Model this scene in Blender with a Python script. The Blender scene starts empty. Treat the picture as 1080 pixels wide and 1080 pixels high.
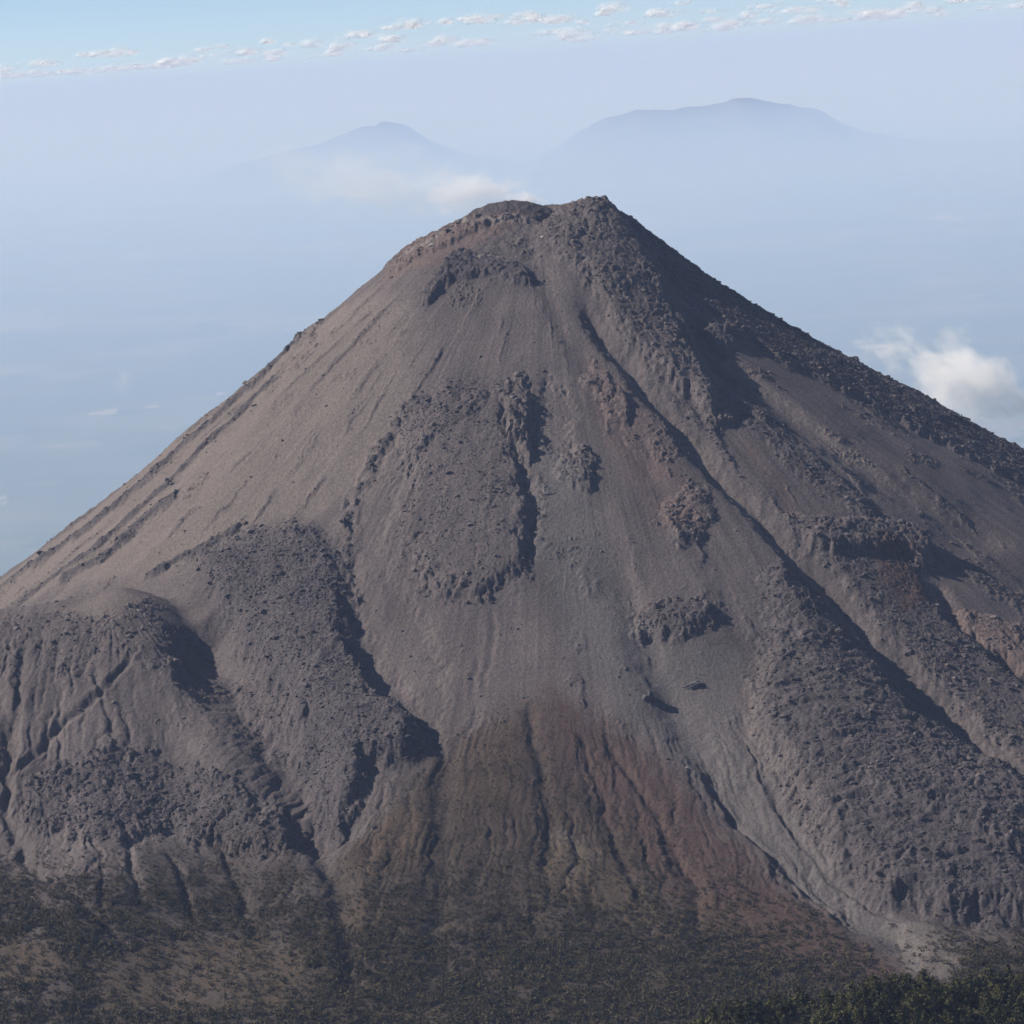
import bpy, math
import numpy as np

rng = np.random.default_rng(11)
scene = bpy.context.scene
COL = scene.collection
PI = math.pi

# ----------------------------------------------------------------- camera maths
FOV = math.radians(17.0)
FPX = 540 / math.tan(FOV / 2)
ROLL = math.radians(3.8)
PITCH = math.atan((540 - 62) * math.cos(ROLL) / FPX)
R0 = np.array([1, 0, 0.0])
U0 = np.array([0, math.sin(PITCH), math.cos(PITCH)])
FW = np.array([0, math.cos(PITCH), -math.sin(PITCH)])
CX = math.cos(ROLL) * R0 - math.sin(ROLL) * U0
CY = math.sin(ROLL) * R0 + math.cos(ROLL) * U0
EYE = np.array([0, 0, 3100.0])


def ray(u, v):
    d = (u - 540) * CX - (v - 540) * CY + FPX * FW
    return d / d[1]


def at(u, v, y):
    return EYE + ray(u, v) * y


# ----------------------------------------------------------------- noise (numpy)
def _hash(ix, iy, seed):
    h = (ix.astype(np.uint32) * np.uint32(374761393) + iy.astype(np.uint32) * np.uint32(668265263)
         + np.uint32((seed * 974634777) & 0xFFFFFFFF))
    h = (h ^ (h >> np.uint32(13))) * np.uint32(1274126177)
    h = (h ^ (h >> np.uint32(16))) * np.uint32(2246822519)
    return h ^ (h >> np.uint32(15))


def perlin(x, y, seed=0):
    x = np.asarray(x, np.float32); y = np.asarray(y, np.float32)
    fx = np.floor(x); fy = np.floor(y)
    ix = fx.astype(np.int64); iy = fy.astype(np.int64)
    x = x - fx; y = y - fy
    u = x * x * x * (x * (x * 6 - 15) + 10)
    v = y * y * y * (y * (y * 6 - 15) + 10)

    def g(dx, dy):
        a = _hash(ix + dx, iy + dy, seed).astype(np.float32) * np.float32(2 * PI / 4294967296.0)
        return np.cos(a) * (x - dx) + np.sin(a) * (y - dy)
    a = g(0, 0); b = g(1, 0); c = g(0, 1); d = g(1, 1)
    a = a + u * (b - a); c = c + u * (d - c)
    return (a + v * (c - a)) * np.float32(1.5)


def fbm(x, y, octv, seed=0, gain=0.5, lac=2.03, ridged=False):
    s = 0; a = 1.0; t = 0
    for i in range(octv):
        n = perlin(x, y, seed + i * 17)
        if ridged:
            n = 1 - 2 * np.abs(n)
        s = s + a * n; t += a; a *= gain
        x = x * lac + 13.7; y = y * lac + 7.3
    return s / t


def worley(x, y, seed=0):
    """distance to nearest and second nearest feature point, and the nearest cell's random value"""
    x = np.asarray(x, np.float32); y = np.asarray(y, np.float32)
    fx = np.floor(x); fy = np.floor(y)
    ix = fx.astype(np.int64); iy = fy.astype(np.int64)
    x = x - fx; y = y - fy
    f1 = np.full(x.shape, 9, np.float32); f2 = np.full(x.shape, 9, np.float32); idv = np.zeros(x.shape, np.float32)
    for dx in (-1, 0, 1):
        for dy in (-1, 0, 1):
            h = _hash(ix + dx, iy + dy, seed)
            px = (h & np.uint32(0xFFFF)).astype(np.float32) / 65535 + dx - x
            py = (h >> np.uint32(16)).astype(np.float32) / 65535 + dy - y
            d = np.sqrt(px * px + py * py)
            near = d < f1
            f2 = np.where(near, f1, np.minimum(f2, d))
            idv = np.where(near, ((h >> np.uint32(7)) & np.uint32(0x3FF)).astype(np.float32) / 1023, idv)
            f1 = np.where(near, d, f1)
    return f1, f2, idv


def sstep(a, b, x):
    t = np.clip((x - a) / (b - a), 0, 1)
    return t * t * (3 - 2 * t)


# ----------------------------------------------------------------- base relief
AX = at(570, 216, 5500)
AXX, AXY, AXZ = AX
PL = np.array([(0, 10), (60, 4), (115, 11), (217, 57), (355, 153), (430, 211), (496, 262), (595, 329), (763, 451), (932, 562),
               (1200, 720), (1800, 1040), (3000, 1500), (6000, 2250), (11000, 2866), (1e6, 2866)], float)
PR = np.array([(0, 10), (55, 4), (80, -2), (107, 4), (150, 38), (202, 84), (283, 149), (387, 226), (493, 293), (616, 368), (770, 464),
               (1100, 665), (1800, 1040), (3000, 1500), (6000, 2250), (11000, 2866), (1e6, 2866)], float)
PF = np.array([(0, 14), (55, 27), (110, 54), (200, 106), (400, 244), (800, 518), (950, 616), (1050, 674), (1200, 745), (1350, 802),
               (1500, 846), (1700, 878), (1900, 892), (2400, 900), (1e6, 2866)], float)
PB = PL


def near_ridge(x, y):
    z = 3058 - 0.303 * np.abs(y) - np.maximum(np.abs(x) - 900, 0) * 0.25
    return z


def smax(a, b, k):
    d = np.abs(a - b)
    h = np.maximum(k - d, 0) / k
    return np.maximum(a, b) + h * h * k * 0.25


# the old lateral dome on the left shoulder of the cone: a capsule-shaped second summit
DOME_Y = 4880
D0 = at(-70, 655, DOME_Y)
D1 = at(122, 621, DOME_Y)


def seg_dist(x, y, a, b):
    abx, aby = b[0] - a[0], b[1] - a[1]
    L2 = abx * abx + aby * aby + 1e-9
    t = np.clip(((x - a[0]) * abx + (y - a[1]) * aby) / L2, 0, 1)
    return np.hypot(x - a[0] - t * abx, y - a[1] - t * aby), t


SP0 = at(1110, 1022, 2750); SP1 = at(940, 1042, 2720); SP2 = at(800, 1063, 2690); SP3 = at(690, 1092, 2650)


def cone_height(x, y):
    dx = x - AXX; dy = y - AXY
    r = np.hypot(dx, dy)
    c = dx / np.maximum(r, 1e-6); s = dy / np.maximum(r, 1e-6)
    wR = np.maximum(c, 0) ** 2; wL = np.maximum(-c, 0) ** 2
    wF = np.maximum(-s, 0) ** 2; wB = np.maximum(s, 0) ** 2
    d = (wR * np.interp(r, PR[:, 0], PR[:, 1]) + wL * np.interp(r, PL[:, 0], PL[:, 1])
         + wF * np.interp(r, PF[:, 0], PF[:, 1]) + wB * np.interp(r, PB[:, 0], PB[:, 1]))
    return AXZ - d


def dome_height(x, y):
    dd, t = seg_dist(x, y, D0, D1)
    zt = D0[2] + t * (D1[2] - D0[2])
    dz = (0.66 + 0.12 * np.clip((x - D1[0]) / np.maximum(dd, 1), 0, 1)) * (np.sqrt(dd * dd + 55 ** 2) - 55)
    dz = np.where(dd > 330, dz - 0.30 * (dd - 330) * np.clip((dd - 330) / 200, 0, 1), dz)
    return zt - np.maximum(dz, 0) - 1e4 * (dd > 900)


def base_height(x, y):
    x = np.asarray(x, float); y = np.asarray(y, float)
    z = smax(cone_height(x, y), dome_height(x, y), 14)
    z = smax(z, near_ridge(x, y), 60)
    # wooded spur at the lower right, much closer to the camera
    for a, b in ((SP0, SP1), (SP1, SP2), (SP2, SP3)):
        ds, t = seg_dist(x, y, a, b)
        zs = a[2] + t * (b[2] - a[2]) - 10
        z = smax(z, zs - 0.5 * (np.sqrt(ds * ds + 900) - 30) - 1e4 * (ds > 700), 20)
    return np.maximum(z, 0)


_ys = np.arange(2300, 6000, 4.0)


def hit(u, v, hfun=base_height):
    """where the line of sight through a photo pixel meets the relief"""
    d = ray(u, v)
    P = EYE[None] + d[None] * _ys[:, None]
    below = P[:, 2] < hfun(P[:, 0], P[:, 1])
    k = int(np.argmax(below))
    if not below[k]:
        k = int(np.argmin(np.abs(_ys - 5500)))
    return P[k]


def path(pts):
    return np.array([hit(u, v)[:2] for u, v in pts])


# ----------------------------------------------------------------- terrain grid
def grow(start, first, ratio, end):
    out = []; x = start; s = first
    while x < end:
        s *= ratio; x += s; out.append(x)
    return np.array(out)


xs_core = np.arange(-1130, 1150, 1.5)
gx = grow(xs_core[-1], 1.6, 1.16, 230000)
xs = np.concatenate([-(grow(1130, 1.6, 1.16, 230000))[::-1], xs_core, gx])
ys_core = np.arange(3620, 5640, 1.75)
ys_near = np.concatenate([np.arange(-2200, 2380, 60.0), np.arange(2380, 3620, 5.0)])
ys = np.concatenate([ys_near, ys_core, grow(ys_core[-1], 2, 1.14, 260000)])
NX, NY = len(xs), len(ys)
Xg, Yg = np.meshgrid(xs, ys)
Z = base_height(Xg, Yg)
sl_x = slice(int(np.searchsorted(xs, -1131)), int(np.searchsorted(xs, 1150)) + 1)
sl_y = slice(int(np.searchsorted(ys, 2380)), int(np.searchsorted(ys, 5645)) + 1)
X = Xg[sl_y, sl_x]; Y = Yg[sl_y, sl_x]
H = Z[sl_y, sl_x].copy()
DXc = X - AXX; DYc = Y - AXY
RAD = np.hypot(DXc, DYc); TH = np.arctan2(DXc, -DYc)

# domain warp so that no traced edge stays clean
wx = fbm(X / 60, Y / 60, 3, 5) * 14 + fbm(X / 13, Y / 13, 2, 6) * 4.5
wy = fbm(X / 60 + 31, Y / 60, 3, 7) * 14 + fbm(X / 13 + 9, Y / 13, 2, 8) * 4.5
XW = X + wx; YW = Y + wy


def bbox_slices(P, m):
    x0, y0 = P.min(0) - m; x1, y1 = P.max(0) + m
    cx = X[0]; cy = Y[:, 0]
    a, b = np.searchsorted(cx, [x0, x1]); c, d = np.searchsorted(cy, [y0, y1])
    return slice(c, max(d, c + 1)), slice(a, max(b, a + 1))


def poly_inside(pts, m=60):
    """signed distance (positive inside), returned with the slices it covers"""
    P = path(pts)
    sl = bbox_slices(P, m)
    x = XW[sl]; y = YW[sl]
    dist = np.full(x.shape, 1e9); ins = np.zeros(x.shape, bool)
    n = len(P)
    for i in range(n):
        a = P[i]; b = P[(i + 1) % n]
        dist = np.minimum(dist, seg_dist(x, y, a, b)[0])
        cond = (a[1] > y) != (b[1] > y)
        ins ^= cond & (x < (b[0] - a[0]) * (y - a[1]) / ((b[1] - a[1]) or 1e-9) + a[0])
    return sl, np.where(ins, dist, -dist)


def line_dist(pts, m=120, warp=1.0):
    P = path(pts)
    sl = bbox_slices(P, m)
    x = X[sl] + wx[sl] * warp; y = Y[sl] + wy[sl] * warp
    dist = np.full(x.shape, 1e9); tt = np.zeros(x.shape)
    n = len(P) - 1
    for i in range(n):
        d, t = seg_dist(x, y, P[i], P[i + 1])
        better = d < dist
        dist = np.where(better, d, dist); tt = np.where(better, (i + t) / n, tt)
    return sl, dist, tt


rough = np.zeros(H.shape, np.float32)      # rubble
blocky = np.zeros(H.shape, np.float32)     # big blocks
mask = {k: np.zeros(H.shape, np.float32) for k in ('red', 'dark', 'tan', 'pale', 'veg', 'ochre', 'grey', 'pink', 'brown')}


def lobe(pts, h, edge, rgh=1.0, blk=0.0, dark=0.6, m=70, rim=False, ramp=True, jit=9):
    sl, d = poly_inside(pts, m)
    d = d + jit * (fbm(X[sl] / 34, Y[sl] / 44, 3, 141) + 0.5 * fbm(X[sl] / 9, Y[sl] / 11, 2, 142))
    w = sstep(-2, edge, d)
    if ramp:                                # flows thicken downhill and merge into the slope at their head
        rr = RAD[sl]; ins = d > 0
        r0, r1 = (rr[ins].min(), rr[ins].max()) if ins.any() else (0, 1)
        w = w * (0.22 + 0.78 * sstep(0.0, 0.5, (rr - r0) / (r1 - r0 + 1)))
    H[sl] += h * w
    k = sstep(-8, 12, d)
    kb = k * (np.exp(-(d / 15) ** 2) * 0.85 + 0.15) if rim else k
    rough[sl] = np.maximum(rough[sl], rgh * k)
    blocky[sl] = np.maximum(blocky[sl], blk * kb)
    mask['dark'][sl] = np.maximum(mask['dark'][sl], dark * sstep(-24, 26, d))
    return sl, d


def gully(pts, w0, w1, depth, lev=0.0, warp=0.7):
    sl, d, t = line_dist(pts, 120, warp)
    w = w0 + (w1 - w0) * t
    fade = sstep(0, 0.08, t) * sstep(1.0, 0.9, t)
    H[sl] -= depth * np.exp(-(d / w) ** 2) * fade
    if lev:
        H[sl] += lev * np.exp(-((d - 1.9 * w) / (0.7 * w)) ** 2) * fade


def tint(name, pts, amt=1.0, soft=25, m=90):
    sl, d = poly_inside(pts, m)
    mask[name][sl] = np.maximum(mask[name][sl], amt * sstep(-soft, soft, d))


def tint_line(name, pts, w, amt=1.0):
    sl, d, t = line_dist(pts, 80, 0.8)
    mask[name][sl] = np.maximum(mask[name][sl], amt * np.exp(-(d / w) ** 2))


# --- lava flows and rock bodies, traced as outlines on the relief
lobe([(205, 590), (262, 556), (335, 545), (360, 585), (366, 640), (378, 688), (408, 735), (446, 768), (452, 796), (428, 810),
      (395, 814), (380, 850), (352, 885), (332, 850), (305, 790), (282, 730), (245, 670), (215, 625)], 25, 30, 1.0, 0.25, 0.55)
lobe([(272, 742), (300, 730), (330, 760), (318, 800), (285, 790)], 7, 10, 0.8, 0.6, 0.4)
lobe([(235, 700), (262, 690), (300, 735), (304, 775), (280, 770), (250, 735)], 9, 10, 0.7, 0.5, 0.3)
# channel east of the curved scarp, then the bulge sitting in it
lobe([(440, 425), (402, 470), (368, 538), (363, 590), (374, 640), (392, 690), (440, 756), (470, 776), (482, 700), (445, 640), (418, 602),
      (412, 560), (425, 520), (415, 480), (450, 440)], -5, 22, 0.05, 0.0, 0.0, ramp=False, jit=16)
lobe([(468, 408), (545, 398), (553, 430), (556, 480), (572, 535), (570, 575), (552, 612), (522, 634), (490, 645), (452, 632),
      (428, 602), (417, 562), (428, 520), (415, 480), (430, 440)], 11, 34, 0.6, 1.0, 0.12, rim=True, jit=26)
lobe([(410, 440), (470, 408), (520, 405), (510, 430), (455, 470), (430, 510)], 4, 9, 0.4, 0.8, 0.1)
lobe([(565, 392), (590, 396), (614, 430), (610, 482), (575, 486), (562, 440)], -6, 22, 0.3, 0.3, 0.1, ramp=False, jit=18)
lobe([(532, 404), (550, 392), (564, 400), (563, 440), (558, 482), (546, 484), (529, 456)], 13, 12, 0.4, 1.0, 0.0, jit=14)
sl, d, t = line_dist([(445, 422), (400, 470), (366, 540), (361, 590), (372, 640)], 60, 1.4)
k = sstep(16, 4, d) * sstep(-0.25, 0.15, perlin(X[sl] / 20, Y[sl] / 20, 79))
H[sl] += 3.5 * k; blocky[sl] = np.maximum(blocky[sl], k); mask['dark'][sl] = np.maximum(mask['dark'][sl], 0.5 * k)
lobe([(590, 470), (618, 470), (632, 490), (622, 520), (600, 520), (584, 500)], 7, 8, 0.4, 0.9, 0.1)
lobe([(676, 256), (722, 300), (770, 380), (806, 432), (774, 428), (738, 372), (706, 304)], -6, 20, 0.3, 0.0, 0.0, ramp=False)
# main ridge below the summit
lobe([(572, 222), (600, 212), (642, 213), (676, 256), (704, 304), (736, 372), (764, 428), (752, 445), (715, 418), (682, 392),
      (650, 356), (622, 312), (588, 268), (570, 242)], 19, 20, 0.9, 0.7, 0.15)
lobe([(724, 400), (762, 425), (780, 450), (765, 460), (735, 440)], 7, 8, 0.9, 0.7, 0.15)
# rubble flow down the right skyline
lobe([(648, 213), (705, 258), (760, 296), (830, 340), (900, 380), (980, 422), (1090, 478), (1150, 540), (1060, 505), (980, 462), (900, 420),
      (830, 385), (770, 350), (715, 300), (676, 255)], 9, 16, 1.0, 0.45, 0.6)
lobe([(700, 335), (760, 345), (800, 362), (770, 368), (720, 352)], 8, 8, 0.8, 0.7, 0.6)
lobe([(760, 400), (815, 440), (880, 500), (950, 560), (1100, 640), (1140, 690), (1000, 600), (900, 545), (830, 500), (780, 440)], 5, 14, 0.8, 0.1, 0.4)
# flow west of the long gully and the broad lower right lobe
lobe([(690, 400), (760, 455), (800, 520), (850, 560), (905, 555), (960, 562), (990, 580), (975, 612), (985, 640), (1075, 715), (1140, 780), (1140, 850),
      (1070, 795), (990, 728), (920, 655), (860, 590), (800, 520), (745, 465)], 6, 14, 0.85, 0.15, 0.35)
lobe([(830, 545), (900, 552), (958, 560), (988, 578), (978, 606), (955, 588), (925, 592), (880, 590), (850, 575)], 15, 10, 0.7, 0.9, 0.35)
lobe([(985, 632), (1030, 650), (1130, 690), (1140, 760), (1078, 712), (1025, 676)], 15, 9, 0.6, 0.5, 0.0)
SLR, DLR = lobe([(792, 606), (826, 588), (870, 630), (912, 682), (948, 726), (1000, 776), (1060, 822), (1130, 870), (1140, 990), (1060, 985), (1000, 978), (930, 962),
      (880, 925), (846, 880), (812, 826), (790, 770), (786, 715), (800, 660)], 30, 42, 0.8, 0.15, 0.5)
lobe([(930, 820), (1000, 790), (1070, 830), (1140, 880), (1140, 960), (1040, 930), (960, 890), (900, 860)], 9, 16, 0.9, 0.5, 0.3)
# small outcrops in the scree
lobe([(660, 650), (690, 630), (735, 634), (756, 652), (740, 672), (700, 684), (668, 676)], 9, 16, 0.8, 0.9, 0.35, jit=16)
lobe([(690, 524), (740, 508), (756, 540), (738, 580), (716, 578), (698, 552)], 7, 18, 0.6, 0.9, 0.1)
lobe([(648, 405), (668, 420), (664, 450), (640, 442), (612, 400), (620, 372)], 8, 8, 0.7, 0.8, 0.1)
# arch-shaped scarp under the crater rim
lobe([(478, 268), (505, 262), (548, 276), (562, 306), (535, 300), (505, 290), (478, 300), (450, 326), (440, 322), (460, 290)], 10, 8, 0.4, 0.8, 0.7)
lobe([(306, 342), (345, 325), (330, 360), (308, 372)], 5, 8, 0.6, 0.9, 0.3)
# rubble bands on the lit left flank
for pts, w, h in (([(330, 338), (270, 405), (215, 452), (150, 512), (80, 568), (0, 622)], 14, 6),
                  ([(296, 392), (250, 438), (205, 480), (165, 520), (100, 580), (20, 636)], 9, 5),
                  ([(190, 520), (150, 552), (110, 590), (70, 614)], 12, 6),
                  ([(250, 560), (210, 582), (160, 606)], 9, 6)):
    sl, d, t = line_dist(pts, 80, 1.0)
    g = perlin(X[sl] / 28, Y[sl] / 28, 77)
    k = sstep(w * 1.5, w * 0.4, d - 6 * g) * sstep(0, 0.05, t)
    H[sl] += h * k
    rough[sl] = np.maximum(rough[sl], 0.7 * k); blocky[sl] = np.maximum(blocky[sl], 0.7 * k)
    mask['dark'][sl] = np.maximum(mask['dark'][sl], 0.75 * k)
# rocky crown of the dome and its blocky belt
lobe([(-30, 650), (60, 640), (125, 650), (175, 680), (235, 720), (225, 770), (170, 735), (120, 690), (60, 720), (20, 700), (-30, 720)], 2, 20, 0.25, 0.5, 0.12, jit=30)
lobe([(20, 830), (80, 795), (170, 800), (240, 820), (300, 860), (320, 905), (250, 905), (180, 880), (100, 890), (30, 870)], 6, 24, 0.55, 1.0, 0.4, jit=34)
# rim rocks
lobe([(400, 285), (450, 245), (500, 228), (560, 226), (560, 236), (505, 242), (470, 262), (420, 288)], 4, 8, 0.4, 0.7, 0.0)

# --- ravines and gullies
gully([(600, 300), (650, 372), (705, 432), (762, 502), (820, 562), (872, 622), (928, 686), (1000, 752), (1090, 835)], 15, 20, 17)
gully([(700, 310), (760, 380), (840, 445), (930, 510), (1080, 590)], 22, 34, 12)
gully([(560, 250), (585, 330), (640, 420), (700, 520), (760, 600), (790, 700)], 16, 22, 5)
gully([(366, 560), (372, 640), (398, 700), (440, 752), (470, 800), (466, 880), (462, 960), (455, 1060)], 14, 16, 9)
gully([(212, 655), (240, 690), (274, 735), (308, 800), (338, 850), (352, 900)], 36, 40, 30, 0, 0.5)
gully([(310, 850), (335, 890), (356, 926), (368, 1000), (372, 1060)], 16, 16, 13)
gully([(984, 612), (1010, 660), (1060, 700), (1120, 745)], 10, 14, 9)
gully([(545, 400), (528, 440), (552, 500), (566, 540), (560, 600)], 8, 8, 8)
# debris chute
gully([(640, 560), (690, 700), (745, 800), (790, 868), (860, 935), (930, 985), (985, 1010)], 30, 22, 12)
gully([(742, 815), (790, 880), (850, 935), (905, 985)], 5, 5, 5, 0.8)
gully([(800, 810), (830, 870), (880, 930), (950, 975)], 5, 4, 4, 0.8)
gully([(150, 690), (118, 720), (60, 770), (14, 815), (6, 860), (30, 905), (62, 940)], 5, 8, 6, 1)
gully([(24, 672), (22, 735), (8, 800), (6, 860)], 6, 8, 6, 1)
gully([(-20, 690), (8, 760), (2, 830)], 8, 8, 7)
gully([(62, 930), (100, 965), (140, 1005)], 7, 7, 7)
gully([(100, 700), (108, 740), (120, 780)], 5, 4, 4)
gully([(64, 720), (62, 800), (26, 820)], 5, 5, 3)
gully([(130, 870), (142, 920), (150, 960)], 5, 6, 6)
gully([(100, 880), (108, 930), (112, 970)], 4, 5, 5)
gully([(178, 900), (196, 940), (205, 975)], 5, 6, 6)
gully([(232, 880), (250, 930), (270, 990)], 8, 9, 8)
gully([(555, 738), (566, 790), (580, 850), (575, 930)], 9, 10, 7)
gully([(505, 690), (496, 760), (474, 800)], 5, 6, 1.6, 0.6)
gully([(520, 640), (512, 720), (490, 790)], 4, 6, 1.2, 0.5)
gully([(640, 780), (690, 850), (730, 930), (740, 1000)], 5, 7, 5)
gully([(610, 770), (640, 860), (680, 960)], 5, 7, 5)

# rounded spur that divides the lit from the shaded half of the dome
sl, d, t = line_dist([(118, 618), (140, 660), (168, 710), (200, 765), (236, 825), (262, 880)], 150, 0.6)
H[sl] += 21 * np.exp(-(d / 40) ** 2) * sstep(0.08, 0.5, t) * sstep(1.0, 0.75, t)
# swelling of the broad lower right lobe, and the notch beside the summit
H[SLR] += 24 * sstep(0, 110, DLR)
Pn = at(577, 226, 5470)
H -= 15 * np.exp(-(np.hypot((X - Pn[0]), (Y - 5500) * 0.4) / 16) ** 2)

# --- fan of small radial gullies on the lower apron
dome_d, dome_t = seg_dist(X, Y, D0, D1)
DZONE = sstep(-45, 0, dome_height(X, Y) - cone_height(X, Y)) * (X < D1[0] + 430)
_L = np.hypot(D1[0] - D0[0], D1[1] - D0[1])
UD = dome_t * _L + np.where(X > D1[0], np.arctan2(X - D1[0], -(Y - D1[1])), np.where(X < D0[0], np.arctan2(X - D0[0], -(Y - D0[1])), 0)) * 220
UC = TH * 1150
apron = sstep(930, 1120, RAD) * sstep(1560, 1380, RAD) * (1 - np.clip(rough, 0, 1))
def by_zone(fn):
    return fn(UC, RAD) * (1 - DZONE) + fn(UD, dome_d + 700) * DZONE


amp = 0.45 + 0.9 * sstep(-0.35, 0.35, fbm(X / 150, Y / 150, 2, 24))
H -= amp * apron * by_zone(lambda u, r: 2.8 * np.clip(1 - np.abs(perlin(u / 34 + wx / 26, r / 230, 21)) * 3.4, 0, 1) ** 1.3)
H -= amp * apron * by_zone(lambda u, r: 1.7 * np.clip(1 - np.abs(perlin(u / 12 + wx / 16, r / 110, 22)) * 2.6, 0, 1))
# flow folds across the lower right lobe
kk = sstep(0, 40, DLR)
q = (Y[SLR] + 0.0011 * (X[SLR] - 480) ** 2 + wy[SLR] * 1.8) / 33 + 0.9 * fbm(X[SLR] / 120, Y[SLR] / 90, 2, 161)
H[SLR] += kk * (np.abs((q % 1.0) - 0.5) * 2 - 0.5) * 5.5 * (0.35 + sstep(-0.3, 0.3, perlin(X[SLR] / 90, Y[SLR] / 50, 36)))
q2 = (Y[SLR] - 0.1 * X[SLR] + wy[SLR] * 1.3) / 11
H[SLR] += kk * np.sin(q2 * 2 * PI) * 0.8
# fluted upper dome
dome_m = sstep(45, 95, dome_d) * sstep(250, 170, dome_d) * DZONE * (0.4 + sstep(-0.2, 0.3, fbm(X / 60, Y / 60, 2, 33)))
H -= dome_m * 1.4 * np.clip(1 - np.abs(perlin(UD / 15 + wx / 22, dome_d / 130, 31)) * 2.6, 0, 1)

# --- summit: crater behind the rim with a dome inside it
PM = at(537, 222, 5535)
dm = np.hypot((X - PM[0]) / 1.75, Y - PM[1])
ztop = at(537, 213, 5535)[2]
crater = np.exp(-(np.hypot((X - PM[0]) / 1.5, (Y - 5512) / 0.8) / 42) ** 4)
H -= crater * 14
mound = ztop + 3 - 0.013 * dm ** 2 + fbm(X / 10, Y / 10, 2, 61) * 2.0 - 1
mask['dark'] = np.maximum(mask['dark'], 0.6 * sstep(44, 34, dm))
H = np.where(dm < 60, np.maximum(H, np.where(dm < 46, mound, -1e3)), H)

# --- general and fine relief
cone = sstep(2300, 1800, RAD)
H += cone * fbm(X / 190, Y / 190, 3, 41) * 9 * sstep(60, 300, RAD)
streak = by_zone(lambda u, r: perlin(u / 7.5 + wx / 30, r / 150, 51) + 0.8 * perlin(u / 19 + wx / 40, r / 230, 52))
samp = 0.25 + 0.75 * sstep(-0.3, 0.4, fbm(X / 120, Y / 120, 2, 53))
H += cone * streak * samp * (1 - 0.8 * np.clip(rough, 0, 1)) * 0.34 * sstep(40, 250, RAD) * (1 - DZONE * sstep(150, 60, dome_d))
trail = sstep(0.16, 0.46, fbm(UC / 60 + wx / 26, RAD / 340, 3, 143)) * cone * sstep(170, 330, RAD) * (1 - apron) * (1 - DZONE)
trail *= sstep(-0.25, 0.2, fbm(X / 75, Y / 75, 2, 144))
rough = np.maximum(rough, 0.6 * trail); mask['dark'] = np.maximum(mask['dark'], 0.35 * trail)
H += 2.5 * trail
H += np.exp(-((RAD - 95) / 60) ** 2) * fbm(X / 22, Y / 22, 3, 57) * 6
ra = np.clip(rough, 0, 1); ba = np.clip(blocky, 0, 1)
patch = 0.45 + 0.55 * sstep(-0.3, 0.3, fbm(X / 45, Y / 45, 3, 91))
f1, f2, cid = worley((XW) / 12, (YW) / 15, 1)
H += ba * patch * (cid ** 1.5 * 6.5 * sstep(0.02, 0.25, f2 - f1) + 1.5 * (0.6 - f1) - 1.5)
f1, f2, cid2 = worley((XW + 3 * wy) / 4.2, (YW) / 5.2, 2)
rb = np.maximum(ra, ba * 0.8)
H += np.maximum(rb * (0.35 + 0.65 * patch), 0.05) * (cid2 ** 2 * 2.6 * sstep(0.0, 0.3, f2 - f1))
H += (0.10 + 0.9 * rb) * fbm(X / 6, Y / 6.5, 3, 71, gain=0.7) * 1.25
H += fbm(X / 26, Y / 26, 3, 73) * 3.0 * (0.15 + rb)
# loose outcrops poking through the scree
oc = sstep(0.25, 0.55, fbm(X / 95, Y / 95, 2, 81) + 0.3 * perlin(X / 18, Y / 18, 82)) * cone * (1 - ra) * sstep(1150, 950, RAD)
H += oc * (cid2 ** 3) * 4.5 * sstep(0, 0.3, f2 - f1)
# hummocky valley floor
H += (1 - cone) * fbm(X / 60, Y / 60, 3, 95) * 3
border = np.minimum(np.minimum(X - X.min(), X.max() - X), np.minimum(Y - Y.min(), Y.max() - Y))
k = sstep(0, 40, border)
Zc = Z[sl_y, sl_x]
Z[sl_y, sl_x] = Zc + (H - Zc) * k
H = Z[sl_y, sl_x]
# distant plain rolls a little
far = sstep(9000, 20000, np.hypot(Xg - AXX, Yg - AXY))
Z += far * (fbm(Xg / 7000, Yg / 7000, 3, 99) * 60 + 60) * (Yg > 0)


def height(x, y):
    x = np.asarray(x, float); y = np.asarray(y, float)
    i = np.clip(np.searchsorted(xs, x) - 1, 0, NX - 2); j = np.clip(np.searchsorted(ys, y) - 1, 0, NY - 2)
    tx = (x - xs[i]) / (xs[i + 1] - xs[i]); ty = (y - ys[j]) / (ys[j + 1] - ys[j])
    return ((Z[j, i] * (1 - tx) + Z[j, i + 1] * tx) * (1 - ty) + (Z[j + 1, i] * (1 - tx) + Z[j + 1, i + 1] * tx) * ty)


# ----------------------------------------------------------------- rock and soil colours
tint('tan', [(330, 320), (420, 330), (430, 420), (380, 500), (300, 560), (180, 600), (0, 640), (-60, 640), (0, 600), (150, 490), (250, 410)], 1.0, 45)
tint('tan', [(60, 640), (140, 625), (190, 640), (120, 660)], 0.6, 20)
tint('pink', [(620, 380), (680, 430), (720, 500), (740, 560), (700, 560), (660, 500), (630, 440)], 0.9, 22)
tint('pink', [(430, 250), (500, 226), (560, 228), (520, 250), (460, 280), (400, 300)], 1.0, 12)
tint('pink', [(985, 632), (1030, 650), (1130, 690), (1140, 760), (1078, 712), (1025, 676)], 1.0, 8)
tint_line('pink', [(785, 470), (812, 500), (838, 545)], 9, 0.9)
tint('red', [(930, 580), (965, 590), (985, 640), (960, 650), (925, 620)], 0.9, 12)
tint('red', [(450, 840), (500, 780), (570, 745), (640, 780), (690, 840), (700, 930), (640, 960), (560, 900), (500, 900)], 0.45, 45)
tint('red', [(580, 735), (640, 765), (692, 800), (745, 862), (830, 940), (920, 1000), (950, 1020), (905, 1045), (800, 1010), (740, 985),
             (700, 940), (650, 880), (610, 820), (570, 790)], 1.0, 35)
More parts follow.
